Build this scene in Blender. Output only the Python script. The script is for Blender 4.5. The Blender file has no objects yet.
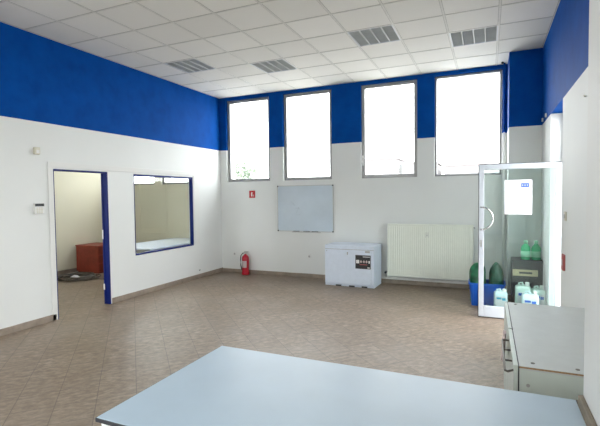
import bpy, bmesh, math, random
from mathutils import Vector, Matrix
random.seed(7)
C = bpy.context.scene.collection
PI = math.pi
# ------------------------------------------------------------------ measures (metres)
L, D, H, ZB, R = -5.301, 7.844, 3.726, 2.612, 0.705     # left wall x, back wall y, ceiling z, paint line z, right wall x
TH = .10
GX, GY, T = L + 0.606, D - 0.634, 0.6                    # ceiling grid origin and module

# ------------------------------------------------------------------ node helpers
class NT:
    def __init__(s, name):
        s.m = bpy.data.materials.new(name); s.m.use_nodes = True
        s.t = s.m.node_tree; s.n = s.t.nodes; s.l = s.t.links
        for x in list(s.n): s.n.remove(x)
        s.out = s.n.new('ShaderNodeOutputMaterial')
        s._c = None
    def node(s, kind, **kw):
        x = s.n.new(kind)
        for k, v in kw.items(): setattr(x, k, v)
        return x
    def put(s, sock, v):
        if v is None: return
        if isinstance(v, bpy.types.NodeSocket): s.l.new(v, sock)
        else: sock.default_value = v
    def math(s, op, a, b=None, c=None):
        x = s.node('ShaderNodeMath', operation=op)
        s.put(x.inputs[0], a); s.put(x.inputs[1], b); s.put(x.inputs[2], c)
        return x.outputs[0]
    def pos(s):
        if s._c is None: s._c = s.node('ShaderNodeNewGeometry').outputs['Position']
        return s._c
    def xyz(s):
        x = s.node('ShaderNodeSeparateXYZ'); s.put(x.inputs[0], s.pos()); return x.outputs
    def noise(s, scale, detail=3, vec=None, rough=.5):
        x = s.node('ShaderNodeTexNoise'); x.inputs['Scale'].default_value = scale
        x.inputs['Detail'].default_value = detail; x.inputs['Roughness'].default_value = rough
        s.put(x.inputs['Vector'], vec if vec is not None else s.pos()); return x.outputs['Fac']
    def ramp(s, fac, stops):
        x = s.node('ShaderNodeValToRGB'); e = x.color_ramp.elements
        e[0].position, e[0].color = stops[0][0], (*stops[0][1], 1)
        e[1].position, e[1].color = stops[-1][0], (*stops[-1][1], 1)
        for p, c in stops[1:-1]:
            k = e.new(p); k.color = (*c, 1)
        s.put(x.inputs[0], fac); return x.outputs[0]
    def mix(s, fac, a, b, blend='MIX'):
        x = s.node('ShaderNodeMix', data_type='RGBA', blend_type=blend)
        s.put(x.inputs[0], fac)
        s.put(x.inputs[6], (*a, 1) if isinstance(a, tuple) else a)
        s.put(x.inputs[7], (*b, 1) if isinstance(b, tuple) else b)
        return x.outputs[2]
    def comb(s, x_, y_, z_):
        x = s.node('ShaderNodeCombineXYZ')
        s.put(x.inputs[0], x_); s.put(x.inputs[1], y_); s.put(x.inputs[2], z_); return x.outputs[0]
    def bsdf(s, col, rough=.5, metal=0, bump=None, bstr=.1, bdist=.01, spec=None, emis=None):
        x = s.node('ShaderNodeBsdfPrincipled')
        s.put(x.inputs['Base Color'], (*col, 1) if isinstance(col, tuple) else col)
        s.put(x.inputs['Roughness'], rough); s.put(x.inputs['Metallic'], metal)
        if spec is not None: x.inputs['Specular IOR Level'].default_value = spec
        if bump is not None:
            b = s.node('ShaderNodeBump'); b.inputs['Strength'].default_value = bstr
            b.inputs['Distance'].default_value = bdist
            s.put(b.inputs['Height'], bump); s.l.new(b.outputs[0], x.inputs['Normal'])
        s.l.new(x.outputs[0], s.out.inputs[0]); return x

def plain(name, col, rough=.5, metal=0, var=.06, scale=14, bstr=.05, spec=None):
    n = NT(name)
    f = n.noise(scale, 3)
    lo = tuple(max(0, c * (1 - var)) for c in col); hi = tuple(min(1, c * (1 + var)) for c in col)
    n.bsdf(n.ramp(f, [(.3, lo), (.7, hi)]), rough, metal, bump=n.noise(scale * 12, 2), bstr=bstr, bdist=.002, spec=spec)
    return n.m

WHITE = (.745, .76, .745)
BLUE = (.0005, .062, .30)
def wall_mat(name, white, blue=BLUE, zb=ZB, wob=.004, ymax=None):
    n = NT(name); x, y, z = n.xyz()
    w = n.ramp(n.noise(1.3, 4), [(.25, tuple(c * .955 for c in white)), (.75, white)])
    # roller texture in the blue emulsion
    b = n.ramp(n.noise(5, 5), [(.3, tuple(c * .86 for c in blue)), (.7, tuple(c * 1.1 for c in blue))])
    edge = n.math('ADD', z, n.math('MULTIPLY', n.math('SUBTRACT', n.noise(6, 2), .5), wob))
    k = n.math('GREATER_THAN', edge, zb)
    if ymax: k = n.math('MULTIPLY', k, n.math('LESS_THAN', y, ymax))
    n.bsdf(n.mix(k, w, b), n.math('ADD', .62, n.math('MULTIPLY', k, .1)), bump=n.noise(160, 2), bstr=.12, bdist=.003, spec=.06)
    return n.m

M = {}
M['wall'] = wall_mat('wall paint white below blue', WHITE)
M['wall_back'] = wall_mat('back wall paint', WHITE, ymax=D + .1)
M['wall_plain'] = wall_mat('white wall paint', (.74, .74, .72), zb=99)
M['wall_inner'] = wall_mat('beige wall paint', (.74, .71, .57), zb=99)
M['trim'] = plain('painted casing', (.72, .71, .69), .5)
M['bluemetal'] = plain('blue enamelled steel', (.0005, .010, .12), .5, 0, .05, spec=.2)
M['alu'] = plain('grey window aluminium', (.30, .30, .295), .42, .35, .05)
M['aluw'] = plain('white coated aluminium', (.56, .60, .65), .35, .0, .03)
M['chrome'] = plain('chrome', (.75, .76, .78), .12, 1, .02, bstr=.0)
M['steel'] = plain('brushed steel', (.42, .42, .41), .3, .9, .05)
M['darksteel'] = plain('dull dark steel', (.16, .15, .13), .45, .5, .05)
M['radiator'] = plain('radiator enamel', (.78, .80, .72), .4, 0, .02)
M['white_plastic'] = plain('white plastic', (.72, .72, .70), .4)
M['cream_plastic'] = plain('cream plastic', (.62, .59, .48), .45)
M['black'] = plain('black plastic', (.015, .015, .017), .4)
M['dark'] = plain('dark grey edge band', (.03, .033, .04), .5)
M['red'] = plain('fire red paint', (.42, .004, .018), .3, 0, .04)
M['redsign'] = plain('red sign', (.50, .012, .02), .5)
M['white_print'] = plain('white print', (.75, .75, .74), .6, 0, .02)
M['skirt'] = plain('tan skirting tile', (.27, .22, .175), .55, 0, .18, 9)
M['wood'] = plain('brown wood', (.19, .15, .10), .6, 0, .2, 12)
M['chip'] = plain('chipboard edge', (.36, .22, .11), .8, 0, .25, 90)
M['mahog'] = plain('red brown veneer', (.28, .042, .022), .45, 0, .2, 10)
M['mahogd'] = plain('dark red brown veneer', (.20, .03, .015), .45, 0, .15, 10)
M['cabwhite'] = plain('blue white powder coat', (.68, .75, .86), .38, 0, .03)
M['lamwhite'] = plain('white laminate', (.56, .58, .57), .38, 0, .03)
M['lamgreen'] = plain('pale green white laminate', (.60, .66, .61), .42, 0, .03)
M['tabletop'] = plain('pale blue laminate', (.44, .55, .65), .42, 0, .03, 4, .02)
M['board'] = plain('whiteboard enamel', (.50, .58, .65), .25, 0, .05, 3, .0)
M['smudge'] = plain('faded marker smudge', (.38, .45, .52), .4)
M['bin'] = plain('blue plastic', (.005, .10, .50), .35)
M['green'] = plain('dark green plastic film', (.006, .12, .05), .3, 0, .5, 14, .3)
M['greend'] = plain('deep green plastic film', (.004, .06, .035), .3, 0, .5, 14, .3)
M['greenb'] = plain('green bottle plastic', (.06, .42, .20), .2, 0, .1)
M['greencap'] = plain('pale green cap', (.30, .60, .42), .3)
M['carton'] = plain('dark brown carton', (.055, .045, .05), .6, 0, .15)
M['cartonlabel'] = plain('beige paper label', (.48, .40, .26), .6)
M['jug'] = plain('pale translucent plastic', (.58, .70, .64), .35, 0, .04)
M['jugw'] = plain('white canister plastic', (.66, .76, .80), .35, 0, .04)
M['bluelabel'] = plain('blue print', (.02, .09, .42), .5)
M['cyanlabel'] = plain('cyan print', (.03, .30, .45), .5)
M['greenlabel'] = plain('pale green print', (.56, .72, .50), .6, 0, .02)
M['lavlabel'] = plain('pale lavender print', (.62, .64, .78), .6, 0, .02)
M['paper'] = plain('white paper', (.62, .62, .64), .6, 0, .01)
M['pink'] = plain('pinkish cloth', (.52, .42, .41), .8, 0, .1)
M['cable'] = plain('grey brown cable sheath', (.09, .075, .06), .6, 0, .3, 20)
M['wallred'] = plain('faded red print', (.42, .10, .10), .6)
M['reflector'] = plain('louvre aluminium', (.50, .52, .52), .5, .1, .05, 8)
M['reflector2'] = plain('satin louvre aluminium', (.52, .53, .52), .55, .1, .03)
M['leaf'] = plain('pale green leaves', (.17, .21, .155), .7, 0, .3, 3)
M['bark'] = plain('bark', (.20, .17, .14), .8)
M['facade'] = plain('plaster facade', (.165, .155, .155), .8, 0, .05, .5)
M['roofred'] = plain('faded roof', (.155, .135, .135), .8)
M['farpane'] = plain('distant dark panes', (.12, .125, .14), .3)
M['pave'] = plain('outside paving', (.40, .39, .37), .85, 0, .1, 3)

def glass_mat(name, tint, refl=1.0):
    n = NT(name)
    tr = n.node('ShaderNodeBsdfTransparent'); tr.inputs[0].default_value = (*tint, 1)
    gl = n.node('ShaderNodeBsdfGlossy'); gl.inputs['Roughness'].default_value = .02
    gl.inputs[0].default_value = (1, 1, 1, 1)
    lw = n.node('ShaderNodeLayerWeight'); lw.inputs[0].default_value = .5
    fr = n.math('ADD', .03, n.math('MULTIPLY', n.math('POWER', lw.outputs['Facing'], 5), .9))
    mx = n.node('ShaderNodeMixShader')
    n.l.new(n.math('MULTIPLY', fr, refl), mx.inputs[0])
    n.l.new(tr.outputs[0], mx.inputs[1]); n.l.new(gl.outputs[0], mx.inputs[2])
    n.l.new(mx.outputs[0], n.out.inputs[0]); return n.m
M['glass'] = glass_mat('window glass', (.97, .985, .98))
M['doorglass'] = glass_mat('door glass', (.88, .945, .93), 1.6)

# floor: diagonal 30 cm tiles, mottled brown grey, with scuffs
def floor_mat():
    n = NT('diagonal floor tiles'); x, y, z = n.xyz()
    s2 = 1 / math.sqrt(2)
    u = n.math('DIVIDE', n.math('ADD', n.math('MULTIPLY', n.math('ADD', x, y), s2), .007), .3)
    v = n.math('DIVIDE', n.math('SUBTRACT', n.math('MULTIPLY', n.math('SUBTRACT', x, y), s2), .117), .3)
    def dist(a):
        f = n.math('FRACT', a); return n.math('MINIMUM', f, n.math('SUBTRACT', 1, f))
    d = n.math('MINIMUM', dist(u), dist(v))
    grout = n.math('LESS_THAN', d, .0085)
    cell = n.comb(n.math('FLOOR', u), n.math('FLOOR', v), 0)
    wn = n.node('ShaderNodeTexWhiteNoise'); n.l.new(cell, wn.inputs[0])
    # fibrous mottling: stretched noise along a tile direction
    st = n.comb(n.math('MULTIPLY', u, 1.9), n.math('MULTIPLY', v, 3.4), 0)
    f1 = n.noise(1.9, 7, st, .7)
    base = n.ramp(f1, [(.32, (.115, .080, .052)), (.5, (.225, .166, .117)), (.68, (.37, .29, .22))])
    base = n.mix(n.math('MULTIPLY', wn.outputs[0], .38), base, (.16, .115, .08))
    sheen = n.noise(.9, 4)
    base = n.mix(n.math('MULTIPLY', n.ramp(sheen, [(.45, (0, 0, 0)), (.75, (1, 1, 1))]), .35), base, (.33, .285, .24))  # paler patches: floor sheen painted into the tile colour
    sc = n.comb(n.math('MULTIPLY', x, 2.3), n.math('MULTIPLY', y, 5.5), 3.3)
    scuff = n.ramp(n.noise(1.1, 2, sc), [(.70, (0, 0, 0)), (.76, (1, 1, 1))])
    base = n.mix(n.math('MULTIPLY', scuff, .55), base, (.15, .085, .06))
    col = n.mix(n.math('MULTIPLY', grout, .75), base, (.085, .065, .05))
    h = n.math('SUBTRACT', n.math('MULTIPLY', f1, .3), n.math('MULTIPLY', grout, 1.0))
    n.bsdf(col, n.math('ADD', .34, n.math('MULTIPLY', f1, .25)), bump=h, bstr=.25, bdist=.004, spec=.45)
    return n.m
M['floor'] = floor_mat()

def ceiling_mat():
    n = NT('mineral fibre ceiling tiles'); x, y, z = n.xyz()
    u = n.math('DIVIDE', n.math('SUBTRACT', x, GX), T); v = n.math('DIVIDE', n.math('SUBTRACT', y, GY), T)
    cell = n.comb(n.math('FLOOR', u), n.math('FLOOR', v), 0)
    wn = n.node('ShaderNodeTexWhiteNoise'); n.l.new(cell, wn.inputs[0])
    c = n.mix(n.math('MULTIPLY', wn.outputs[0], .9), (.74, .725, .685), (.67, .655, .615))
    c = n.mix(n.ramp(n.noise(2, 3), [(.5, (0, 0, 0)), (.8, (.35, .35, .35))]), c, (.66, .645, .60))
    n.bsdf(c, .85, bump=n.noise(90, 3), bstr=.2, bdist=.003, spec=.2)
    return n.m
M['ceiling'] = ceiling_mat()
M['grid'] = plain('ceiling grid bars', (.60, .585, .545), .6, 0, .05)
M['gap'] = plain('shadow gap of the ceiling grid', (.30, .29, .27), .8)  # darker grey painted in as the shade beside the grid bars

# ------------------------------------------------------------------ mesh helpers
class MB:
    def __init__(s): s.b = bmesh.new()
    def box(s, x0, x1, y0, y1, z0, z1, rot=None, about=None):
        v = [s.b.verts.new((x, y, z)) for x in (x0, x1) for y in (y0, y1) for z in (z0, z1)]
        for f in ((0,1,3,2),(4,6,7,5),(0,4,5,1),(2,3,7,6),(0,2,6,4),(1,5,7,3)):
            s.b.faces.new([v[i] for i in f])
        if rot is not None:
            bmesh.ops.rotate(s.b, verts=v, cent=about or (0,0,0), matrix=rot)
        return s
    def tube(s, pts, r, seg=10, closed=False):
        pts = [Vector(p) for p in pts]; rings = []; n = len(pts)
        for i, p in enumerate(pts):
            if closed: t = pts[(i+1) % n] - pts[i-1]
            else: t = pts[min(i+1, n-1)] - pts[max(i-1, 0)]
            t.normalize()
            a = t.cross(Vector((0,0,1)))
            if a.length < .05: a = t.cross(Vector((0,1,0)))
            a.normalize(); b = t.cross(a)
            rr = r[i] if isinstance(r, (list, tuple)) else r
            rings.append([s.b.verts.new(p + a*math.cos(2*PI*k/seg)*rr + b*math.sin(2*PI*k/seg)*rr) for k in range(seg)])
        for i in range(n if closed else n-1):
            A, B = rings[i], rings[(i+1) % n]
            for k in range(seg):
                f = s.b.faces.new((A[k], A[(k+1) % seg], B[(k+1) % seg], B[k])); f.smooth = True
        if not closed:
            s.b.faces.new(rings[0][::-1]); s.b.faces.new(rings[-1])
        return s
    def lathe(s, prof, cx=0, cy=0, seg=24):
        rings = [[s.b.verts.new((cx + r*math.cos(2*PI*k/seg), cy + r*math.sin(2*PI*k/seg), z)) for k in range(seg)] for r, z in prof]
        for A, B in zip(rings, rings[1:]):
            for k in range(seg):
                f = s.b.faces.new((A[k], A[(k+1) % seg], B[(k+1) % seg], B[k])); f.smooth = True
        s.b.faces.new(rings[0][::-1]); s.b.faces.new(rings[-1]); return s
    def prism(s, poly, z0, z1):      # poly in x,y
        a = [s.b.verts.new((x, y, z0)) for x, y in poly]; b = [s.b.verts.new((x, y, z1)) for x, y in poly]
        n = len(poly); s.b.faces.new(a[::-1]); s.b.faces.new(b)
        for k in range(n): s.b.faces.new((a[k], a[(k+1) % n], b[(k+1) % n], b[k]))
        return s
    def build(s, name, m, parent=None, bevel=0, kind=None, seg=2):
        bmesh.ops.recalc_face_normals(s.b, faces=s.b.faces)
        me = bpy.data.meshes.new(name); s.b.to_mesh(me); s.b.free()
        if isinstance(m, str): m = M[m]
        me.materials.append(m)
        o = bpy.data.objects.new(name, me); C.objects.link(o)
        if parent: o.parent = parent
        if bevel:
            md = o.modifiers.new('bevel', 'BEVEL'); md.width = bevel; md.segments = seg; md.limit_method = 'ANGLE'
            md.harden_normals = False
        if kind: o['kind'] = kind
        return o
def tag(o, label=None, cat=None, group=None, kind=None):
    if label: o['label'] = label
    if cat: o['category'] = cat
    if group: o['group'] = group
    if kind: o['kind'] = kind
    return o
def thing(name, label, cat, loc=(0,0,0), rz=0, group=None, kind=None):
    o = bpy.data.objects.new(name, None); C.objects.link(o); o.empty_display_size = .1
    o.location = loc; o.rotation_euler = (0, 0, rz)
    return tag(o, label, cat, group, kind)
def copy_tree(o, parent=None):
    c = o.copy(); C.objects.link(c); c.parent = parent
    for ch in [x for x in bpy.data.objects if x.parent == o]: copy_tree(ch, c)
    return c

def wall_x(mb, y0, y1, x0, x1, z0, z1, holes):
    """wall slab running along X (thickness y0..y1); holes = [(xa, xb, za, zb)] sorted by x"""
    x = x0
    for xa, xb, za, zb in holes:
        mb.box(x, xa, y0, y1, z0, z1)
        if za > z0: mb.box(xa, xb, y0, y1, z0, za)
        if zb < z1: mb.box(xa, xb, y0, y1, zb, z1)
        x = xb
    mb.box(x, x1, y0, y1, z0, z1)
def wall_y(mb, x0, x1, y0, y1, z0, z1, holes):
    y = y0
    for ya, yb, za, zb in holes:
        mb.box(x0, x1, y, ya, z0, z1)
        if za > z0: mb.box(x0, x1, ya, yb, z0, za)
        if zb < z1: mb.box(x0, x1, ya, yb, zb, z1)
        y = yb
    mb.box(x0, x1, y, y1, z0, z1)

# ------------------------------------------------------------------ the room shell
YF, XI = -1.7, -8.37                                 # wall behind the camera, far wall of the side room
WZ0, WZ1 = 1.935, 3.665
WX = [(-5.145, -4.105), (-3.80, -2.765), (-2.190, -1.165), (-0.872, 0.192)]
mb = MB(); wall_x(mb, D, D + .34, L - TH, 1.3, 0, H + .3, [(a, b, WZ0, WZ1) for a, b in WX]); mb.build('wall_back', 'wall_back', kind='structure')
DY0, DY1, DZ = 3.925, 4.82, 2.02                     # doorway in the left wall
IY0, IY1, IZ0, IZ1 = 5.345, 6.865, .675, 2.01        # interior window in the left wall
mb = MB(); wall_y(mb, L - TH, L, YF, D, 0, H + .3, [(DY0, DY1, -.01, DZ), (IY0, IY1, IZ0, IZ1)]); mb.build('wall_left', 'wall', kind='structure')
RY0, RY1 = 5.27, 6.215
mb = MB(); wall_y(mb, R, R + .2, 2.05, D, 0, H + .3, [(RY0, RY1, -.01, ZB)])
mb.build('wall_right', wall_mat('right wall paint', WHITE, zb=ZB - .003, wob=.0), kind='structure')
MB().box(.27, R, 7.2, D, 0, H + .3).build('wall_corner', 'wall', kind='structure')
mb = MB(); mb.box(.36, 1.3, 1.1, 2.05, 0, H + .3); wall_y(mb, .36, .6, YF, 1.1, 0, H + .3, [(-1.5, .2, .3, 3.2)]); mb.build('wall_near_right', 'wall_plain', kind='structure')
mb = MB(); wall_x(mb, YF - .25, YF, XI, 1.3, 0, H + .3, [(-4.4, -2.8, .9, 3.0)]); mb.build('wall_front', 'wall_plain', kind='structure')
# side room
mb = MB(); wall_x(mb, D, D + .34, XI - .3, L - TH, 0, H + .3, [(-8.1, -7.15, 1.92, 3.6), (-6.95, -5.9, 1.92, 3.6)]); mb.build('wall_inner_back', 'wall_inner', kind='structure')
MB().box(XI - .3, XI, 1.5, D, 0, H + .3).build('wall_inner_left', 'wall_inner', kind='structure')
mb = MB(); wall_x(mb, 1.5, 1.7, XI, L - TH, 0, H + .3, [(-8.1, -6.1, .8, 3.0)]); mb.build('wall_inner_front', 'wall_inner', kind='structure')
MB().box(XI - .3, 1.3, YF - .25, D + .34, -.12, 0).build('floor', 'floor', kind='structure')

LIGHTS = [(0, 3), (2, 2), (5, 3), (7, 2)]            # grid column, row (row m spans GY-.6m .. GY-.6(m-1))
lights_cells = {(k, m) for k, m in LIGHTS}
xs = sorted({XI - .3, 1.3} | {GX + T*k for k in range(-7, 11) if XI - .3 < GX + T*k < 1.3})
ys = sorted({YF - .25, D + .34} | {GY - T*m for m in range(0, 16) if YF - .25 < GY - T*m})
mb = MB()
vs = {}
def cv(x, y):
    k = (round(x, 4), round(y, 4))
    if k not in vs: vs[k] = mb.b.verts.new((x, y, H))
    return vs[k]
for xa, xb in zip(xs, xs[1:]):
    for ya, yb in zip(ys, ys[1:]):
        k = round((xa - GX) / T); m = round((GY - ya) / T)
        if (k, m) in lights_cells and abs(xb - xa - T) < .01: continue
        mb.b.faces.new([cv(xa, ya), cv(xb, ya), cv(xb, yb), cv(xa, yb)])
ceil = mb.build('ceiling', 'ceiling', kind='structure')
mb = MB(); g = MB()
for x in xs[1:-1]:
    mb.box(x - .011, x + .011, YF, D, H - .004, H + .02); g.box(x - .015, x + .015, YF, D, H - .0015, H + .02)
for y in ys[1:-1]:
    mb.box(XI, R, y - .011, y + .011, H - .0045, H + .02); g.box(XI, R, y - .015, y + .015, H - .002, H + .02)
mb.build('ceiling_bars', 'grid', ceil); g.build('ceiling_gap_shade', 'gap', ceil)
MB().box(XI - .3, 1.3, YF - .25, D + .34, H + .3, H + .4).build('ceiling_slab', 'facade', ceil)

# skirting
def skirt(name, parts):
    mb = MB()
    for p in parts: mb.box(*p)
    mb.build(name, 'skirt', bevel=.003, kind='structure')
skirt('baseboard_left', [(L, L + .012, YF, DY0 - .02, 0, .085), (L, L + .012, DY1 + .02, D, 0, .085)])
skirt('baseboard_back', [(L + .012, .27, D - .012, D, 0, .075)])
skirt('baseboard_right', [(R - .012, R, 2.05, RY0, 0, .085), (R - .012, R, RY1, 7.2, 0, .085), (.258, .27, 7.2, D, 0, .085), (.258, R, 7.188, 7.2, 0, .085)])
skirt('baseboard_inner', [(XI, XI + .012, 1.7, D, 0, .085), (XI, L - TH, D - .012, D, 0, .085)])
# casing band round the doorway and the interior window
mb = MB()
mb.box(L, L + .012, DY0 - .075, 7.05, DZ + .015, DZ + .09)
mb.box(L, L + .012, DY0 - .075, DY0 - .0, 0.0, DZ + .015)
mb.box(L, L + .012, 6.885, 7.05, .69, DZ + .015)
mb.build('trim_1', 'wall_plain', bevel=.004, kind='structure')
mb = MB(); mb.box(.341, .36, .6, 2.05, .58, .795); mb.box(.341, .62, 2.052, 2.16, .30, .725); mb.build('trim_2', 'wood', bevel=.003, kind='structure')
MB().box(-1.75, .25, D - .035, D, .078, .125).build('trim_3', 'white_plastic', bevel=.006, kind='structure')

# ------------------------------------------------------------------ exterior windows
def window(name, x0, x1, z0, z1, y=D + .055, fw=.05, handle=True, m='alu'):
    t = thing(name, None, None, ((x0+x1)/2, y, z0), kind='structure')
    w = (x1 - x0) / 2; h = z1 - z0
    mb = MB(); d = .06
    mb.box(-w, -w + fw, 0, d, 0, h); mb.box(w - fw, w, 0, d, 0, h); mb.box(-w + fw, w - fw, 0, d, 0, fw); mb.box(-w + fw, w - fw, 0, d, h - fw, h)
    mb.build('window_frame', m, t, bevel=.006)
    MB().box(-w + fw - .005, w - fw + .005, .028, .034, fw - .005, h - fw + .005).build('window_pane', 'glass', t)
    if handle:
        mb = MB(); mb.box(-w + .014, -w + .034, -.012, 0, .24, .36)
        mb.tube([(-w + .024, -.02, .30), (-w + .024, -.045, .30), (-w + .026, -.048, .33), (-w + .03, -.048, .42)], .009)
        mb.build('window_handle', 'white_plastic', t)
    return t
fws = [.062, .06, .062, .035]
for i, (a, b) in enumerate(WX):
    window('window_%d' % (i + 1), a + .002, b - .002, WZ0 + .002, WZ1 - .002, fw=fws[i] if i != 2 else .065, handle=(i == 2))
window('window_6', -8.1, -7.15, 1.92, 3.6, handle=False); window('window_7', -6.95, -5.9, 1.92, 3.6, handle=False)
for i, (a, b) in enumerate([(-4.4, -2.8)]):  # unseen window added behind the camera for fill daylight
    window('window_%d' % (8 + i), a, b, .9, 3.0, y=YF - .12, handle=False, m='aluw')
t = thing('window_9', None, None, (.5, -.65, .3), kind='structure'); mb = MB()  # unseen glazing added behind the camera to brighten the left wall
for a, b in ((-.85, -.79), (.79, .85), (-.03, .03)): mb.box(-.03, .03, a, b, 0, 2.9)
for a, b in ((0, .06), (2.84, 2.9)): mb.box(-.03, .03, -.85, .85, a, b)
mb.build('window_frame', 'aluw', t); MB().box(-.003, .003, -.8, .8, .05, 2.85).build('window_pane', 'glass', t)
window('window_10', -8.1, -6.1, .8, 3.0, y=1.55, handle=False, m='aluw')  # unseen window added to brighten the side room
# interior window (blue steel) into the side room
t = thing('window_5', None, None, (L, (IY0 + IY1)/2, IZ0), kind='structure')
w = (IY1 - IY0)/2; h = IZ1 - IZ0; mb = MB()
for a in ((-w, -w + .012), (w - .02, w)): mb.box(-.068, .006, a[0], a[1], 0, h)
for a in ((0, .026), (h - .034, h)): mb.box(-.068, .006, -w + .012, w - .02, a[0], a[1])
mb.build('window_frame', 'bluemetal', t, bevel=.003)
MB().box(-.055, -.05, -w + .01, w - .01, .02, h - .02).build('window_pane', 'glass', t)

# doorway (blue steel frame, no leaf)
t = thing('door_1', None, None, (L, DY0, 0), kind='structure')
w = DY1 - DY0; mb = MB()
mb.box(-.102, .006, 0, .016, 0, DZ); mb.box(-.102, .006, w - .022, w, 0, DZ); mb.box(-.102, .006, .016, w - .022, DZ - .022, DZ)
mb.box(-.102, -.07, w - .034, w - .022, 0, DZ - .022)
mb.build('door_frame', 'bluemetal', t, bevel=.003)
for z0, nm in ((1.0, 'strike_plate'), (.22, 'hinge')):
    MB().box(-.108, -.080, w - .038, w - .032, z0, z0 + (.14 if z0 > .5 else .09)).build(nm, 'white_plastic', t, bevel=.002)

# glass entrance door: frame in the opening, leaf open into the room
t = thing('door_2', 'glass entrance door with white metal frame standing open into the room', 'door', (R + .13, RY1, 0), kind='structure')
fr = MB(); ow = RY1 - RY0
fr.box(0, .06, -.05, 0, 0, ZB); fr.box(0, .06, -ow, -ow + .05, 0, ZB); fr.box(0, .06, -ow + .05, -.05, 2.03, 2.10); fr.box(0, .06, -ow + .05, -.05, ZB - .05, ZB)
fr.build('door_frame', 'aluw', t, bevel=.004)
MB().box(.028, .034, -ow + .05, -.05, 2.10, ZB - .05).build('transom_pane', 'glass', t)
LX0, LX1, LY, LZ = -.118 - R - .13, -.005, 6.078 - RY1, 2.0
lf = MB(); th = .042
lf.box(LX0, LX0 + .062, LY, LY + th, .012, LZ); lf.box(LX1 - .075, LX1, LY, LY + th, .012, LZ)
lf.box(LX0 + .062, LX1 - .075, LY, LY + th, .012, .155); lf.box(LX0 + .062, LX1 - .075, LY, LY + th, LZ - .068, LZ)
leaf = lf.build('door_leaf', 'aluw', t, bevel=.005)
MB().box(LX0 + .055, LX1 - .07, LY + .018, LY + .024, .15, LZ - .06).build('glass_pane', 'doorglass', leaf)
mb = MB(); mb.box(LX0 - .006, LX0, LY + .004, LY + th, .012, LZ + .004); mb.box(LX0, LX1, LY + .004, LY + th, LZ, LZ + .006); mb.box(LX0, LX1, LY + .004, LY + th - .004, .002, .012)
mb.build('rubber_seal', 'dark', leaf)
mb = MB(); cx, cz, rr = LX0 + .055, 1.305, .145
arc = [(cx - .03 + rr*math.cos(a)*1.0, LY - .055, cz + rr*math.sin(a)) for a in [(-PI/2*1.0 + PI*k/16) for k in range(17)]]
mb.tube([(cx - .03, LY, arc[0][2])] + arc + [(cx - .03, LY, arc[-1][2])], .011)
mb.build('pull_handle', 'chrome', leaf)
mb = MB(); mb.tube([(LX0 + .03, LY - .012, .98), (LX0 + .03, LY + .004, .98)], .014); mb.box(LX0 + .02, LX0 + .04, LY - .004, LY, .93, 1.02); mb.build('lock_cylinder', 'steel', leaf)
for z in (.3, 1.7): MB().tube([(LX1 + .008, LY + th/2, z), (LX1 + .008, LY + th/2, z + .11)], .01).build('hinge', 'aluw', leaf)
# notice stuck on the glass
t = thing('paper_notice', 'white paper notice with a small blue block stuck on the glass door', 'notice', (.183, 6.078 + .012, 1.355))
MB().box(0, .315, -.0, .004, 0, .44).build('sheet', 'paper', t)
mb = MB(); mb.box(.19, .278, -.002, -.0003, .345, .395); mb.build('blue_block', 'bluelabel', t)
MB().box(.01, .305, -.001, -.0002, .20, .28).build('green_band', 'greenlabel', t)
MB().box(.01, .305, -.001, -.0002, .01, .16).build('lavender_band', 'lavlabel', t)
mb = MB()
for k in range(3): mb.box(.203 + .026*k, .211 + .026*k, -.0035, -.0021, .362, .378)
mb.build('white_letters', 'white_print', t)

# ------------------------------------------------------------------ ceiling lights
def ceiling_light(k, m, label):
    x0, y0 = GX + T*k, GY - T*m
    t = thing('ceiling_light', label, 'ceiling light', (x0 + T/2, y0 + T/2, H), group=None)
    a = T/2 - .004; mb = MB()
    mb.box(-a, a, -a, a, .12, .13)
    for s in (-1, 1):
        mb.box(min(s*a, s*(a - .004)), max(s*a, s*(a - .004)), -a, a, 0, .12); mb.box(-a, a, min(s*a, s*(a - .004)), max(s*a, s*(a - .004)), 0, .12)
    mb.build('housing', 'white_plastic', t)
    fr = MB(); o, i_ = a, a - .014
    fr.box(-o, -i_, -o, o, -.004, .01); fr.box(i_, o, -o, o, -.004, .01); fr.box(-i_, i_, -o, -i_, -.004, .01); fr.box(-i_, i_, i_, o, -.004, .01)
    fr.build('frame', 'aluw', t)
    w = 2*i_/4
    for q in range(4):
        xa = -i_ + w*q
        MB().tube([(xa + w/2, -i_ + .02, .075), (xa + w/2, i_ - .02, .075)], .013, 10).build('lamp_tube', 'white_print', t)
    for q in range(5):
        x = -i_ + w*q; r = MB(); e = .012
        r.b.faces.new([r.b.verts.new(p) for p in ((x - .002, -i_, 0), (x - .002, i_, 0), (x - e, i_, .06), (x - e, -i_, .06))])
        r.b.faces.new([r.b.verts.new(p) for p in ((x + .002, -i_, 0), (x + .002, i_, 0), (x + e, i_, .06), (x + e, -i_, .06))])
        r.box(x - .005, x + .005, -i_, i_, -.003, .002)
        r.build('side_reflector', 'reflector2' if q in (1, 2, 3) else 'reflector', t)
    lv = MB()
    for q in range(4):
        xa = -i_ + w*q
        for j in range(11):
            y = -i_ + (j + .5) * 2*i_/11
            lv.box(xa + .006, xa + w - .006, y - .0015, y + .0015, .0, .045)
    lv.build('louvre', 'reflector', t)
    return t
ceiling_light(0, 3, 'square louvred ceiling light nearest the blue wall on the doorway side')
ceiling_light(2, 2, 'square louvred ceiling light above the gap between the first two windows and the whiteboard')
ceiling_light(5, 3, 'square louvred ceiling light in front of the third window from the doorway side')
ceiling_light(7, 2, 'square louvred ceiling light closest to the corner pillar and the widest window')

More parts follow.
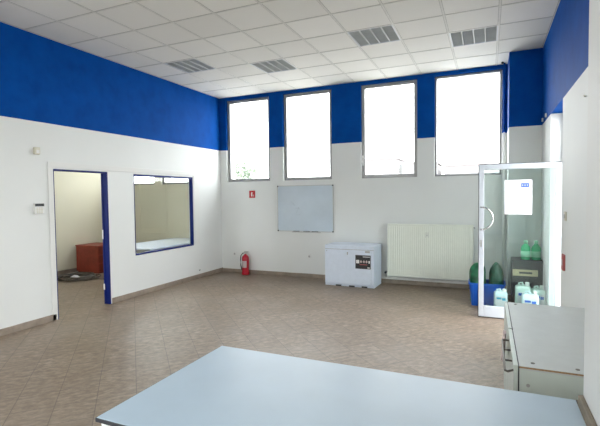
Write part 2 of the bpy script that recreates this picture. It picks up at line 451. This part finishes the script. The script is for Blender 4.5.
# ------------------------------------------------------------------ things on the walls
t = thing('motion_detector', 'small dark detector at the ceiling above the pipe beside the corner pillar', 'detector', (.19, 7.70, H))
MB().lathe([(.018, 0), (.02, -.012), (.013, -.028), (.004, -.03)]).build('detector_body', 'black', t)
t = thing('heating_pipe', 'thin vertical pipe in the corner beside the pillar, blue above and white below', 'pipe', (.222, 7.77, 0))
MB().tube([(0, 0, .0), (0, 0, 1.5), (0, 0, H)], .016, 12).build('pipe', 'wall', t)
for z in (.6, 2.0, 3.2): MB().box(-.02, .02, 0, .074, z, z + .02).build('pipe_clip', 'wall', t)

t = thing('whiteboard', 'white wall whiteboard with thin grey frame and faint marker smudges', 'whiteboard', (-3.333, D, .91))
w, h = .6, .922
MB().box(-w, w, -.018, -.004, 0, h).build('panel', 'board', t)
mb = MB(); mb.box(-w, w, -.024, -.002, 0, .014); mb.box(-w, w, -.024, -.002, h - .014, h); mb.box(-w, -w + .012, -.024, -.002, .014, h - .014); mb.box(w - .012, w, -.024, -.002, .014, h - .014)
mb.build('frame', 'steel', t)
for x in (-w, w - .025):
    for z in (0, h - .025): MB().box(x, x + .025, -.028, -.001, z, z + .025).build('corner_cap', 'dark', t)
mb = MB(); mb.box(-.26, .34, -.075, -.02, -.012, -.004); mb.box(-.26, .34, -.078, -.072, -.012, .006); mb.build('pen_tray', 'steel', t)
mb = MB()
def stroke(pts, r=.004): mb.tube([(x, -.0185, z) for x, z in pts], r, 6)
stroke([(-.30, .60), (-.26, .57), (-.22, .52)]); stroke([(-.20, .46), (-.13, .48), (-.10, .44)]); stroke([(-.13, .48), (-.18, .38)]); stroke([(-.19, .34), (-.14, .33), (-.10, .35)])
mb.build('marker_smudge', 'smudge', t)
for k, (x, ln, mm) in enumerate(((-.24, .13, 'black'), (-.02, .13, 'black'), (.16, .13, 'black'))):
    p = thing('marker_pen', ('dark marker pen lying at the doorway end of the whiteboard tray', 'dark marker pen lying in the middle of the whiteboard tray', 'dark marker pen lying at the radiator end of the whiteboard tray')[k], 'marker pen', (-3.333 + x, D - .048, .918))
    MB().tube([(0, 0, 0), (ln*.72, 0, 0)], .010, 10).build('pen_barrel', mm, p)
    MB().tube([(ln*.72, 0, 0), (ln, 0, 0)], .011, 10).build('pen_cap', 'dark', p)

t = thing('fire_extinguisher_sign', 'small red square fire safety sign on the white wall under the first window', 'sign', (-4.60, D - .004, 1.592))
MB().box(0, .14, 0, .004, 0, .15).build('sign_plate', 'redsign', t)
mb = MB(); mb.box(.045, .075, -.0015, -.0002, .03, .10); mb.box(.052, .068, -.0015, -.0002, .10, .118); mb.box(.068, .09, -.0015, -.0002, .108, .115)
for k in range(3): mb.box(.095 + .006*k, .10 + .006*k, -.0015, -.0002, .03, .075 - .015*k)
mb.build('sign_symbol', 'white_print', t)

# radiator with a ribbed front plate
t = thing('radiator', 'pale cream ribbed panel radiator on the wall next to the white cabinet', 'radiator', (-.950, D, .165))
w, h = .715, .935; mb = MB()
n = 43; front = -.135; prof = []
for k in range(n):
    xa = -w + 2*w*k/n; p = 2*w/n
    prof += [(xa + p*.10, front + .003), (xa + p*.25, front - .003), (xa + p*.75, front - .003), (xa + p*.90, front + .003)]
poly = [(-w, -.12)] + [(-w, front + .003)] + prof + [(w, front + .003), (w, -.12)]
mb.prism(poly, .02, h - .02)
mb.build('front_panel', 'radiator', t)
MB().box(-w, w, -.06, -.045, .02, h - .02).build('rear_panel', 'radiator', t)
for x in (-w, w): MB().box(x - .004, x + .004, -.14, -.04, 0.0, h).build('side_cover', 'radiator', t, bevel=.003)
mb = MB(); mb.box(-w, w, -.142, -.135, h - .025, h); mb.box(-w, w, -.05, -.04, h - .025, h)
for k in range(60):
    x = -w + .01 + k*(2*w - .02)/59; mb.box(x - .004, x + .004, -.135, -.05, h - .012, h - .002)
mb.build('top_grille', 'radiator', t)
mb = MB(); mb.box(-w, w, -.141, -.12, 0, .022); mb.build('bottom_rail', 'radiator', t)
mb = MB()
for k in range(3): mb.box(-.05 + .02*k, -.044 + .02*k, -.147, -.141, .70 + .02*(k == 1), .80)
mb.box(-.05, -.004, -.147, -.141, .745, .752); mb.build('front_clip', 'steel', t)
mb = MB(); mb.tube([(-w - .0, -.09, .045), (-w - .05, -.09, .045), (-w - .055, -.05, .045), (-w - .055, -.012, -.045)], .011); mb.build('supply_pipe', 'white_plastic', t)
mb = MB(); mb.tube([(-w - .045, -.13, .05), (-w - .045, -.06, .05)], .022); mb.build('valve', 'dark', t)
mb = MB(); mb.tube([(w + .004, -.09, h - .05), (w + .03, -.09, h - .05)], .014); mb.build('bleed_valve', 'steel', t)
for x in (-.45, .45): MB().box(x - .015, x + .015, -.045, 0, .2, .7).build('wall_bracket', 'radiator', t)

# safety cabinet
t = thing('storage_cabinet', 'low bluish white metal cabinet with a black warning label against the back wall', 'cabinet', (-2.265, 7.275, 0), math.radians(-1.5))
w, h, dp = .455, .735, .52
MB().box(-w, w, .018, dp, .035, h).build('cabinet_body', 'cabwhite', t, bevel=.006)
mb = MB(); mb.box(-w, w, .03, dp - .02, 0, .035); mb.build('plinth', 'cabwhite', t)
MB().box(-w + .006, w - .006, .0165, .0185, .05, h - .006).build('gap_shade_sheet', 'alu', t)  # grey sheet standing in for the shade in the flap seams
for x in (-.2, .05, .28): MB().box(x - .05, x + .05, .012, .03, .0, .022).build('foot_shade', 'dark', t)  # dark blocks painted as the shade under the cabinet
door = MB().box(-w + .004, w - .052, -.0, .016, .05, h - .075).build('front_flap', 'cabwhite', t, bevel=.004)
MB().box(-w + .004, w - .004, 0, .016, h - .068, h - .004).build('top_fascia', 'cabwhite', t, bevel=.004)
MB().box(w - .048, w - .004, 0, .016, .05, h - .075).build('edge_strip', 'cabwhite', t, bevel=.004)
mb = MB(); mb.tube([(-.02, -.008, h - .13), (-.02, .002, h - .13)], .013); mb.box(-.026, -.014, -.014, -.002, h - .165, h - .12); mb.build('latch', 'steel', t)
mb = MB(); mb.box(.30, .385, -.003, .0, h - .118, h - .084); mb.build('rating_plate', 'steel', t)
mb = MB(); mb.tube([(-w + .04, -.004, h - .105), (-w + .04, .0, h - .105)], .008); mb.build('screw', 'steel', t)
lb = MB().box(.125, .400, -.0025, 0, .335, .575).build('warning_label', 'black', t)
for a in ((.140, .195, .43, .49), (.362, .388, .435, .48), (.34, .385, .35, .366)): MB().box(a[0], a[1], -.004, -.0025, a[2], a[3]).build('white_print', 'white_print', lb)
mb = MB()
for k in range(7): mb.box(.262 + .018*k, .275 + .018*k, -.004, -.0025, .54, .554)
mb.build('white_lettering', 'white_print', lb)
for x in (.228, .280, .328):
    mb = MB(); mb.b.faces.new([mb.b.verts.new(p) for p in ((x - .022, -.004, .46), (x, -.004, .436), (x + .022, -.004, .46), (x, -.004, .49))])
    mb.build('hazard_diamond', 'pink', lb)
mb = MB(); mb.box(.20, .34, -.0036, -.0025, .405, .415); mb.build('red_line', 'wallred', lb)

# fire extinguisher
t = thing('fire_extinguisher', 'red fire extinguisher standing on the floor in the far corner', 'fire extinguisher', (-4.635, 7.70, 0))
MB().lathe([(.066, 0), (.072, .012), (.074, .03), (.074, .34), (.066, .375), (.045, .40), (.026, .412), (.024, .43)]).build('cylinder', 'red', t)
MB().lathe([(.079, 0.0), (.081, .03), (.076, .05)]).build('base_ring', 'red', t)
mb = MB()
for k in range(13):
    pass
prof = [(.0752, .15), (.0752, .29)]
seg = 24
rows = [[mb.b.verts.new((r*math.cos(a), r*math.sin(a), z)) for a in [(-PI/2 - .85 + 1.7*k/10) for k in range(11)]] for r, z in prof]
for k in range(10): mb.b.faces.new((rows[0][k], rows[0][k+1], rows[1][k+1], rows[1][k]))
mb.build('instruction_label', 'pink', t)
mb = MB(); mb.tube([(0, 0, .42), (0, 0, .455)], .018); mb.box(-.03, .05, -.01, .01, .45, .462); mb.box(-.02, .07, -.009, .009, .474, .486); mb.tube([(-.03, 0, .456), (.0, 0, .475)], .007); mb.build('valve_lever', 'steel', t)
mb = MB(); mb.tube([(-.012, 0, .45), (-.06, -.01, .44), (-.098, -.015, .39), (-.112, -.015, .30), (-.108, -.015, .20), (-.092, -.012, .13), (-.085, -.01, .09)], [.009]*5 + [.012, .015]); mb.build('hose', 'black', t)
MB().tube([(0, -.018, .44), (0, -.03, .44)], .014).build('pressure_gauge', 'white_plastic', t)

def socket(x, z, label):
    t = thing('wall_socket', label, 'wall socket', (x, D, z))
    MB().box(-.04, .04, -.012, 0, -.04, .04).build('faceplate', 'white_plastic', t, bevel=.004)
    mb = MB(); mb.tube([(0, -.0135, 0), (0, -.011, 0)], .022, 16); mb.build('socket_hole', 'steel', t)
socket(-4.98, .40, 'white wall socket low on the wall beside the fire extinguisher')
socket(-3.25, .42, 'white wall socket low on the wall under the whiteboard')

# left wall fittings
t = thing('wall_sensor', 'small cream box sensor high on the left white wall under the blue paint', 'sensor', (L, 3.70, 2.236))
MB().box(0, .045, -.035, .035, -.045, .045).build('sensor_body', 'cream_plastic', t, bevel=.008)
MB().box(.045, .05, -.02, .02, -.03, .01).build('sensor_lens', 'white_plastic', t, bevel=.002)
t = thing('alarm_keypad', 'small alarm keypad with dark display on the white wall by the doorway', 'keypad', (L, 3.707, 1.43))
MB().box(-.002, .03, -.065, .065, 0, .14).build('keypad_body', 'white_plastic', t, bevel=.006)
MB().box(.03, .034, -.06, .06, .098, .134).build('display', 'black', t)
mb = MB()
for i in range(4):
    for j in range(3): mb.box(.03, .034, -.042 + .03*j, -.022 + .03*j, .012 + .02*i, .024 + .02*i)
mb.build('keypad_button', 'cream_plastic', t)
t = thing('wall_clip', 'tiny dark hook at the foot of the left wall below the interior window', 'hook', (L, 7.02, .16))
MB().tube([(0, 0, 0), (.02, 0, 0), (.025, 0, .015)], .006).build('hook', 'dark', t)

# right wall fittings
t = thing('door_switch', 'small grey switch on the white wall beside the glass door', 'switch', (R, 4.98, 1.39))
MB().box(-.012, 0, -.05, .05, -.045, .045).build('switch_plate', 'cream_plastic', t, bevel=.003); MB().box(-.018, -.012, -.02, .02, -.02, .02).build('switch_button', 'steel', t)
t = thing('call_point', 'narrow red call point on the white wall beside the glass door', 'call point', (R, 5.04, .92))
MB().box(-.02, 0, -.06, .06, -.08, .08).build('call_box', 'wallred', t, bevel=.004); MB().box(-.023, -.02, -.03, .03, -.03, .03).build('call_glass', 'pink', t)
t = thing('wall_hook', 'tiny metal hook high on the white wall near the blue paint', 'hook', (R, 4.08, 2.39))
MB().tube([(0, 0, 0), (-.012, 0, 0), (-.015, 0, .008)], .005).build('hook', 'cream_plastic', t)
for y, z, lab in ((7.05, 2.665, 'small white clip on the blue wall nearest the corner pillar'), (6.65, 2.665, 'small white clip on the blue wall above the glass door opening')):
    t = thing('cable_clip', lab, 'clip', (R, y, z)); MB().box(-.02, 0, -.02, .02, -.025, .025).build('clip_body', 'white_plastic', t, bevel=.004)

# ------------------------------------------------------------------ the table in front
t = thing('table', 'large pale blue topped table with dark edge and white legs in the foreground', 'table', (-.5455, 1.655, 0))
w, d = .8865, .442
MB().box(-w, w, -d, d, .732, .75).build('tabletop', 'tabletop', t, bevel=.002)
mb = MB(); e = .003
mb.box(-w - e, -w, -d - e, d + e, .732, .748); mb.box(w, w + e, -d - e, d + e, .732, .748); mb.box(-w, w, -d - e, -d, .732, .748); mb.box(-w, w, d, d + e, .732, .748)
mb.build('edge_band', 'dark', t)
mb = MB(); mb.box(-w + .03, w - .03, -d + .012, -d + .03, .66, .732); mb.box(-w + .03, w - .03, d - .05, d - .03, .66, .732); mb.box(-w + .012, -w + .03, -d + .012, d - .03, .66, .732); mb.box(w - .05, w - .03, -d + .03, d - .03, .66, .732)
mb.build('apron', 'white_plastic', t)
for sx in (-1, 1):
    for sy in (-1, 1):
        x, y = sx*(w - .06), sy*(d - .06)
        leg = MB().box(x - .025, x + .025, y - .025, y + .025, .012, .732).build('leg', 'white_plastic', t, bevel=.004)
        MB().lathe([(.02, 0), (.022, .012)], x, y, 12).build('leg_foot', 'black', leg)

# low cabinet unit by the right wall
t = thing('drawer_unit', 'low white cupboard unit with worn chipboard edges standing by the right wall', 'cupboard', (.147, 2.41, 0))
W, DP, h = .555, 1.40, .75
MB().box(0, W, .0, DP, h - .018, h).build('top_panel', 'lamwhite', t)
mb = MB(); mb.box(0, W, -.0015, 0, h - .010, h - .002); mb.build('worn_edge', 'chip', t)
MB().box(0.0, W, .002, .02, .06, h - .018).build('side_panel', 'lamgreen', t)
MB().box(0, W, DP - .02, DP - .002, .06, h - .018).build('side_panel', 'lamgreen', t)
MB().box(W - .01, W, .02, DP - .02, .06, h - .018).build('back_panel', 'lamgreen', t)
mb = MB(); mb.box(.03, W - .01, .02, DP - .02, 0, .06); mb.box(0, W - .01, .02, DP - .02, .06, .078); mb.build('plinth', 'dark', t)
MB().box(0, W - .01, .655, .673, .078, h - .018).build('divider_panel', 'lamgreen', t)
for k, (a, b) in enumerate(((0.0, .645), (.665, 1.40))):
    f = MB().box(-.027, -.006, a, b, h - .22, h + .001).build('drawer', 'lamgreen', t, bevel=.002)
    MB().box(-.006, .0, a, b, h - .21, h - .003).build('drawer_gap_shade', 'dark', f)  # dark slab standing in for the shade behind the front
    MB().box(-.027, -.006, a, b, .07, h - .225).build('cupboard_door', 'lamgreen', t, bevel=.002)
mb = MB()
bx, bz = -.066, .722
mb.tube([(-.027, .49, bz), (bx + .012, .49, bz), (bx, .48, bz), (bx, -.01, bz), (bx + .012, -.022, bz), (-.027, -.022 + .03, bz)], .0058, 8)
for y in (.31, .14): mb.tube([(bx, y, bz), (-.027, y, bz)], .0058, 8)
mb.build('bar_handle', 'darksteel', t)
for x, y in ((.065, .06), (.26, .05), (.05, 1.34)): MB().tube([(x, y, h), (x, y, h + .0025)], .010, 14).build('cam_screw', 'darksteel', t)
mb = MB(); mb.tube([(.04, -.001, .655), (.04, .003, .655)], .009, 12); mb.build('screw_cap', 'steel', t)
t = thing('cleaning_cloth', 'thin pinkish cloth hanging off the front of the low white cupboard', 'cloth', (.112, 2.93, .70))
mb = MB(); rows = []
for i in range(9):
    z = .03 - .022*i
    rows.append([mb.b.verts.new((-.010 - .008*math.sin(j*1.3 + i*.5) - .004*i/2, .0 + .03*j + .004*math.sin(i), z)) for j in range(7)])
for i in range(8):
    for j in range(6):
        f = mb.b.faces.new((rows[i][j], rows[i][j+1], rows[i+1][j+1], rows[i+1][j])); f.smooth = True
o = mb.build('cloth_sheet', 'pink', t); md = o.modifiers.new('thick', 'SOLIDIFY'); md.thickness = .003

# ------------------------------------------------------------------ things behind the glass door
t = thing('plastic_tub', 'blue plastic tub behind the glass door holding green bags', 'tub', (-.02, 6.83, 0))
mb = MB(); b = mb.b
def rring(x, y, z, r, n=6):
    out = []
    for q, (sx, sy) in enumerate(((1, 1), (-1, 1), (-1, -1), (1, -1))):
        for k in range(n):
            a = PI/2*q + PI/2*k/(n - 1); out.append(b.verts.new((sx*(x - r) + r*math.cos(a), sy*(y - r) + r*math.sin(a), z)))
    return out
R_ = [rring(.205, .145, 0, .04), rring(.235, .175, .31, .05), rring(.250, .19, .315, .055), rring(.250, .19, .335, .055), rring(.228, .168, .335, .045), rring(.20, .14, .02, .04)]
b.faces.new(R_[0][::-1])
for A, B_ in zip(R_, R_[1:]):
    for k in range(24): b.faces.new((A[k], A[(k+1) % 24], B_[(k+1) % 24], B_[k]))
b.faces.new(R_[-1]); mb.build('tub_body', 'bin', t)
mb = MB()
for k in range(5): mb.box(-.19 + .09*k, -.175 + .09*k, -.187, -.16, .03, .31)
mb.build('tub_rib', 'bin', t)
def blob(name, label, cat, loc, rx, ry, rz, m, sd, knot=True):
    rnd = random.Random(sd); t = thing(name, label, cat, loc); mb = MB()
    bmesh.ops.create_icosphere(mb.b, subdivisions=4, radius=1)
    ph = [rnd.uniform(0, 6) for _ in range(6)]
    for v in mb.b.verts:
        c = v.co; k = 1 + .06*math.sin(5*c.x + ph[0]) * math.sin(4*c.z + ph[1]) + .04*math.sin(11*c.y + ph[2] + 3*c.z)
        z = c.z*k; z = max(z, -.75)
        q = math.sqrt(max(0, 1 - abs(c.z)**5))/math.sqrt(max(1e-4, 1 - c.z*c.z)) if abs(c.z) < .999 else 1
        v.co = (c.x*k*q*rx, c.y*k*q*ry, (z + .75)*rz/1.75)
    for f in mb.b.faces: f.smooth = True
    mb.build('bag_body', m, t)
    if knot:
        mb = MB(); mb.tube([(0, 0, rz*.95), (.004, 0, rz*1.02), (.012, .004, rz*1.10)], [.02, .012, .022], 10); mb.build('bag_knot', m, t)
blob('garbage_bag', 'bulging bright green bag in the blue tub, nearest the radiator', 'bag', (-.142, 6.83, .024), .11, .13, .58, 'green', 2, False)
blob('garbage_bag', 'bulging dark green bag in the blue tub, nearest the brown cartons', 'bag', (.105, 6.83, .024), .095, .13, .58, 'greend', 3, False)
def carton(loc, sx, sy, sz, label, lab):
    t = thing('carton', label, 'carton', loc)
    MB().box(-sx/2, sx/2, -sy/2, sy/2, 0, sz).build('carton_box', 'carton', t, bevel=.004)
    if lab:
        l = MB().box(-sx/2 + .01, sx/2 - .06, -sy/2 - .002, -sy/2, sz*.36, sz*.62).build('carton_label', 'cartonlabel', t)
        MB().box(-.10, .06, -sy/2 - .003, -sy/2 - .002, sz*.45, sz*.53).build('printed_line', 'carton', l)
    MB().box(-sx/2, sx/2, -sy/2 - .001, -sy/2, sz - .03, sz - .024).build('lid_line', 'dark', t)
carton((.49, 6.80, 0), .38, .34, .36, 'dark brown carton on the floor behind the glass door under another carton', False)
carton((.49, 6.80, .36), .38, .34, .34, 'dark brown carton with beige label stacked behind the glass door', True)
def bottle(loc, label, parts=True):
    t = thing('bottle', label, 'bottle', loc, group=None)
    MB().lathe([(.052, 0), (.060, .01), (.060, .15), (.052, .18), (.028, .21), (.022, .225)], seg=18).build('bottle_body', 'greenb', t)
    MB().lathe([(.026, .222), (.026, .262), (.020, .266)], seg=14).build('bottle_cap', 'greencap', t)
    mb = MB(); mb.lathe([(.0608, .04), (.0608, .12)], seg=18); mb.build('bottle_label', 'greencap', t)
bottle((.475, 6.74, .70), 'green bottle on top of the dark cartons, nearer the blue tub')
bottle((.605, 6.74, .70), 'green bottle on top of the dark cartons, nearer the doorway opening')
def canister(loc, rz, sx, sy, sz, m, label, lm='bluelabel'):
    t = thing('canister', label, 'canister', loc, rz)
    mb = MB(); b = mb.b
    def ring(x, y, z, r):
        o = []
        for q, (ax, ay) in enumerate(((1, 1), (-1, 1), (-1, -1), (1, -1))):
            for k in range(5):
                a = PI/2*q + PI/2*k/4; o.append(b.verts.new((ax*(x - r) + r*math.cos(a), ay*(y - r) + r*math.sin(a), z)))
        return o
    X, Y = sx/2, sy/2
    Rg = [ring(X - .01, Y - .01, 0, .02), ring(X, Y, .012, .025), ring(X, Y, sz*.80, .025), ring(X*.92, Y*.92, sz*.86, .025), ring(X*.62, Y*.70, sz*.90, .02)]
    b.faces.new(Rg[0][::-1]); b.faces.new(Rg[-1])
    for A, B_ in zip(Rg, Rg[1:]):
        for k in range(20):
            f = b.faces.new((A[k], A[(k+1) % 20], B_[(k+1) % 20], B_[k])); f.smooth = True
    mb.build('canister_body', m, t)
    mb = MB(); mb.tube([(-X*.55, 0, sz*.86), (-X*.5, 0, sz*.97), (-X*.1, 0, sz*.99), (X*.1, 0, sz*.88)], .012, 8); mb.build('carry_handle', m, t)
    mb = MB(); mb.lathe([(.024, sz*.88), (.026, sz*.90), (.026, sz*1.0), (.02, sz*1.01)], X*.55, 0, 16); mb.build('screw_cap', 'white_plastic', t)
    l = MB().box(-X*.75, X*.75, -Y - .002, -Y + .001, sz*.30, sz*.72).build('paper_label', 'paper', t)
    mb = MB(); mb.box(-X*.6, X*.1, -Y - .004, -Y - .002, sz*.60, sz*.68); mb.box(X*.2, X*.7, -Y - .004, -Y - .002, sz*.56, sz*.66); mb.build('label_print', lm, l)
canister((.155, 6.42, 0), 0, .17, .14, .325, 'jugw', 'white canister with cyan label on the floor in front of the blue tub', 'cyanlabel')
canister((.43, 6.50, 0), 0, .19, .16, .42, 'jug', 'pale green canister standing before the dark cartons')
canister((.61, 6.50, 0), .1, .16, .15, .385, 'jug', 'pale green canister closest to the right wall behind the glass door')
canister((.50, 6.29, 0), -.08, .20, .14, .35, 'jugw', 'white canister with blue printed label nearest the glass door')

# ------------------------------------------------------------------ the side room
t = thing('drawer_pedestal', 'red brown wooden drawer pedestal by the wall of the side room', 'drawer cabinet', (-8.325, 6.66, 0))
w, d, h = .66, .55, .60
MB().box(0, w, 0, d, .03, h - .02).build('pedestal_body', 'mahog', t, bevel=.003)
MB().box(-.01, w + .012, -.012, d + .01, h - .02, h).build('pedestal_top', 'mahog', t, bevel=.003)
MB().box(.02, w - .02, .02, d - .02, 0, .03).build('plinth', 'mahogd', t)
for k in range(3):
    z = .05 + .178*k
    f = MB().box(w, w + .016, .01, d - .01, z, z + .168).build('drawer', 'mahogd', t, bevel=.002)
    mb = MB(); mb.tube([(w + .016, d/2 - .06, z + .10), (w + .04, d/2 - .055, z + .10), (w + .04, d/2 + .055, z + .10), (w + .016, d/2 + .06, z + .10)], .006); mb.build('drawer_handle', 'steel', f)
t = thing('cable_coil', 'loose dark coil of cable lying on the floor before the red pedestal', 'cable', (-7.62, 6.12, 0))
mb = MB()
for q, (rr, ox, oy, rot) in enumerate(((.36, 0, 0, .3), (.33, .05, .03, 1.0), (.29, -.04, .02, 2.0), (.38, .02, -.04, 2.7), (.25, .03, .0, .6), (.34, -.05, -.02, 1.6), (.30, .08, -.03, 0.0))):
    pts = []
    for k in range(36):
        a = 2*PI*k/36; x = rr*1.1*math.cos(a); y = rr*.85*math.sin(a)
        pts.append((ox + x*math.cos(rot) - y*math.sin(rot), oy + x*math.sin(rot) + y*math.cos(rot), .014 + .009*q + .006*math.sin(3*a + q)))
    mb.tube(pts, .013, 8, closed=True)
mb.build('cable_loop', 'cable', t)
mb = MB(); mb.tube([(.33, -.08, .02), (.55, .12, .014), (.7, .4, .014), (.62, .7, .014)], .011, 8); mb.build('cable_end', 'cable', t)
t = thing('crumpled_paper', 'small crumpled white scrap lying inside the dark cable coil', 'paper', (-7.62, 6.05, 0.0))
mb = MB(); bmesh.ops.create_icosphere(mb.b, subdivisions=3, radius=1); rnd = random.Random(5)
for v in mb.b.verts:
    k = rnd.uniform(.8, 1.1); v.co = (v.co.x*.10*k, v.co.y*.08*k, max(0, v.co.z*.04*k + .035))
mb.build('paper_scrap', 'paper', t)
t = thing('side_table', 'long white topped table beneath the blue framed interior window', 'table', (-5.98, 6.81, 0))
MB().box(-.50, .50, -.94, .94, .69, .715).build('tabletop', 'cabwhite', t, bevel=.003)
for sx in (-1, 1):
    for sy in (-1, 1): MB().box(sx*.45 - .02, sx*.45 + .02, sy*.88 - .02, sy*.88 + .02, 0, .69).build('leg', 'steel', t)
MB().box(-.45, .45, -.88, .88, .64, .665).build('under_frame', 'steel', t)
# wall panelling ledge on the side room back wall
mb = MB(); mb.box(XI, L - TH, D - .05, D, .0, .81); mb.box(-6.80, -6.785, D - .008, D, .81, 1.95); mb.box(-7.6, -7.585, D - .008, D, .81, 1.95); mb.build('trim_4', 'wall_inner', kind='structure')

# ------------------------------------------------------------------ outside
g = MB().box(-150, 150, D + .34, 200, -.6, -.4); g.box(1.3, 60, -60, D + .34, -.6, -.4); g.box(-60, 1.3, -60, YF - .25, -.6, -.4); g.box(-60, XI - .3, YF - .25, D + .34, -.6, -.4); g.build('ground', 'pave', kind='structure')
def tree(x, y, h, r, label, sd):
    rnd = random.Random(sd); t = thing('tree', label, 'tree', (x, y, -.4))
    mb = MB(); mb.tube([(0, 0, 0), (.1, 0, h*.4), (0, .1, h*.85)], [.16, .12, .04], 8)
    for k in range(7):
        a = rnd.uniform(0, 6.28); mb.tube([(.05, 0, h*.45), (r*.5*math.cos(a), r*.5*math.sin(a), h*.7), (r*.8*math.cos(a), r*.8*math.sin(a), h*.85)], [.06, .04, .01], 6)
    mb.build('trunk', 'bark', t)
    mb = MB()
    for k in range(2600):
        a = rnd.uniform(0, 6.28); e = rnd.uniform(-1, 1); q = rnd.uniform(.3, 1)**.6
        c = Vector((r*q*math.cos(a)*math.sqrt(1 - e*e), r*q*math.sin(a)*math.sqrt(1 - e*e), h*.68 + h*.34*q*e))
        c *= 1 + .10*math.sin(a*3)
        n1 = Vector((rnd.uniform(-1, 1), rnd.uniform(-1, 1), rnd.uniform(-1, 1))).normalized(); n2 = n1.orthogonal().normalized(); s = rnd.uniform(.10, .22)
        mb.b.faces.new([mb.b.verts.new(c + n1*s), mb.b.verts.new(c + n2*s*.6), mb.b.verts.new(c - n1*s), mb.b.verts.new(c - n2*s*.6)])
    o = mb.build('foliage', 'leaf', t)
tree(-19.0, 30, 4.9, 1.7, 'leafy tree outside, seen low through the window nearest the corner', 11)
def building(x0, x1, y, h, label, sd, roof):
    t = thing('building', label, 'building', ((x0 + x1)/2, y, -.4)); w = (x1 - x0)/2
    MB().box(-w, w, 0, 12, 0, h).build('facade', 'facade', t)
    mb = MB(); mb.prism([(-w - .3, -.3), (w + .3, -.3), (w + .3, 12.3), (-w - .3, 12.3)], h, h + .25); mb.build('roof', 'roofred', t)
    n = max(2, int(2*w/3.0))
    for i in range(n):
        for j in range(2):
            x = -w + (i + .5)*2*w/n; z = 1.5 + j*2.9
            if z + 1.5 < h: MB().box(x - .6, x + .6, -.05, 0, z, z + 1.4).build('pane', 'farpane', t)
building(-22.5, -15.6, 80, 8.6, 'taller pale distant building beyond the third window', 1, 0)
building(-14.9, -9.0, 82, 7.8, 'lower pale distant building beyond the third window', 2, 0)
building(-7.5, 2.5, 84, 7.2, 'pale long building far outside the widest window', 3, 0)

# ------------------------------------------------------------------ daylight
wd = bpy.data.worlds.new('overcast daylight'); bpy.context.scene.world = wd; wd.use_nodes = True
nt = wd.node_tree; bg = nt.nodes['Background']
tc = nt.nodes.new('ShaderNodeTexCoord'); sp = nt.nodes.new('ShaderNodeSeparateXYZ'); rp = nt.nodes.new('ShaderNodeValToRGB')
nt.links.new(tc.outputs['Generated'], sp.inputs[0]); nt.links.new(sp.outputs[2], rp.inputs[0]); nt.links.new(rp.outputs[0], bg.inputs[0])
rp.color_ramp.elements[0].position = 0; rp.color_ramp.elements[0].color = (.98, .985, 1, 1)
rp.color_ramp.elements[1].position = 1; rp.color_ramp.elements[1].color = (.93, .96, 1, 1)
bg.inputs[1].default_value = 5.0
def portal(loc, rot, sx, sy):
    l = bpy.data.lights.new('sky_portal', 'AREA'); l.shape = 'RECTANGLE'; l.size = sx; l.size_y = sy
    l.cycles.is_portal = True
    o = bpy.data.objects.new('sky_portal', l); C.objects.link(o); o.location = loc; o.rotation_euler = rot
for a, b in WX: portal(((a + b)/2, D + .30, (WZ0 + WZ1)/2), (-PI/2, 0, 0), b - a, WZ1 - WZ0)
for a, b in ((-8.1, -7.15), (-6.95, -5.9)): portal(((a + b)/2, D + .30, 2.785), (-PI/2, 0, 0), b - a, 1.63)
portal((-3.6, YF - .2, 1.95), (PI/2, 0, 0), 1.6, 2.1)
portal((.58, -.65, 1.75), (0, PI/2, 0), 2.9, 1.7)
portal((-7.1, 1.52, 1.9), (PI/2, 0, 0), 2.0, 2.2)
portal((R + .195, (RY0 + RY1)/2, ZB/2), (0, PI/2, 0), ZB, RY1 - RY0)

# ------------------------------------------------------------------ camera
yaw, pitch, roll = [math.radians(a) for a in (23.704, 2.3, -.673)]
F = Vector((-math.sin(yaw)*math.cos(pitch), math.cos(yaw)*math.cos(pitch), -math.sin(pitch)))
r0 = Vector((math.cos(yaw), math.sin(yaw), 0)); u0 = r0.cross(F)
c, s = math.cos(roll), math.sin(roll); Rv = c*r0 + s*u0; Uv = -s*r0 + c*u0
cam = bpy.data.cameras.new('camera'); co = bpy.data.objects.new('camera', cam); C.objects.link(co)
mt = Matrix((Rv, Uv, -F)).transposed().to_4x4(); mt.translation = Vector((0, 0, 1.625)); co.matrix_world = mt
cam.sensor_fit = 'HORIZONTAL'; cam.sensor_width = 36; cam.lens = 430.12 / 600 * 36; cam.clip_start = .02; cam.clip_end = 500
sc = bpy.context.scene; sc.camera = co
sc.view_settings.view_transform = 'Standard'; sc.view_settings.look = 'None'; sc.view_settings.gamma = 1
sc.view_settings.use_curve_mapping = False; sc.view_settings.exposure = 1.53
sc.cycles.max_bounces = 10; sc.cycles.diffuse_bounces = 7; sc.cycles.transparent_max_bounces = 12
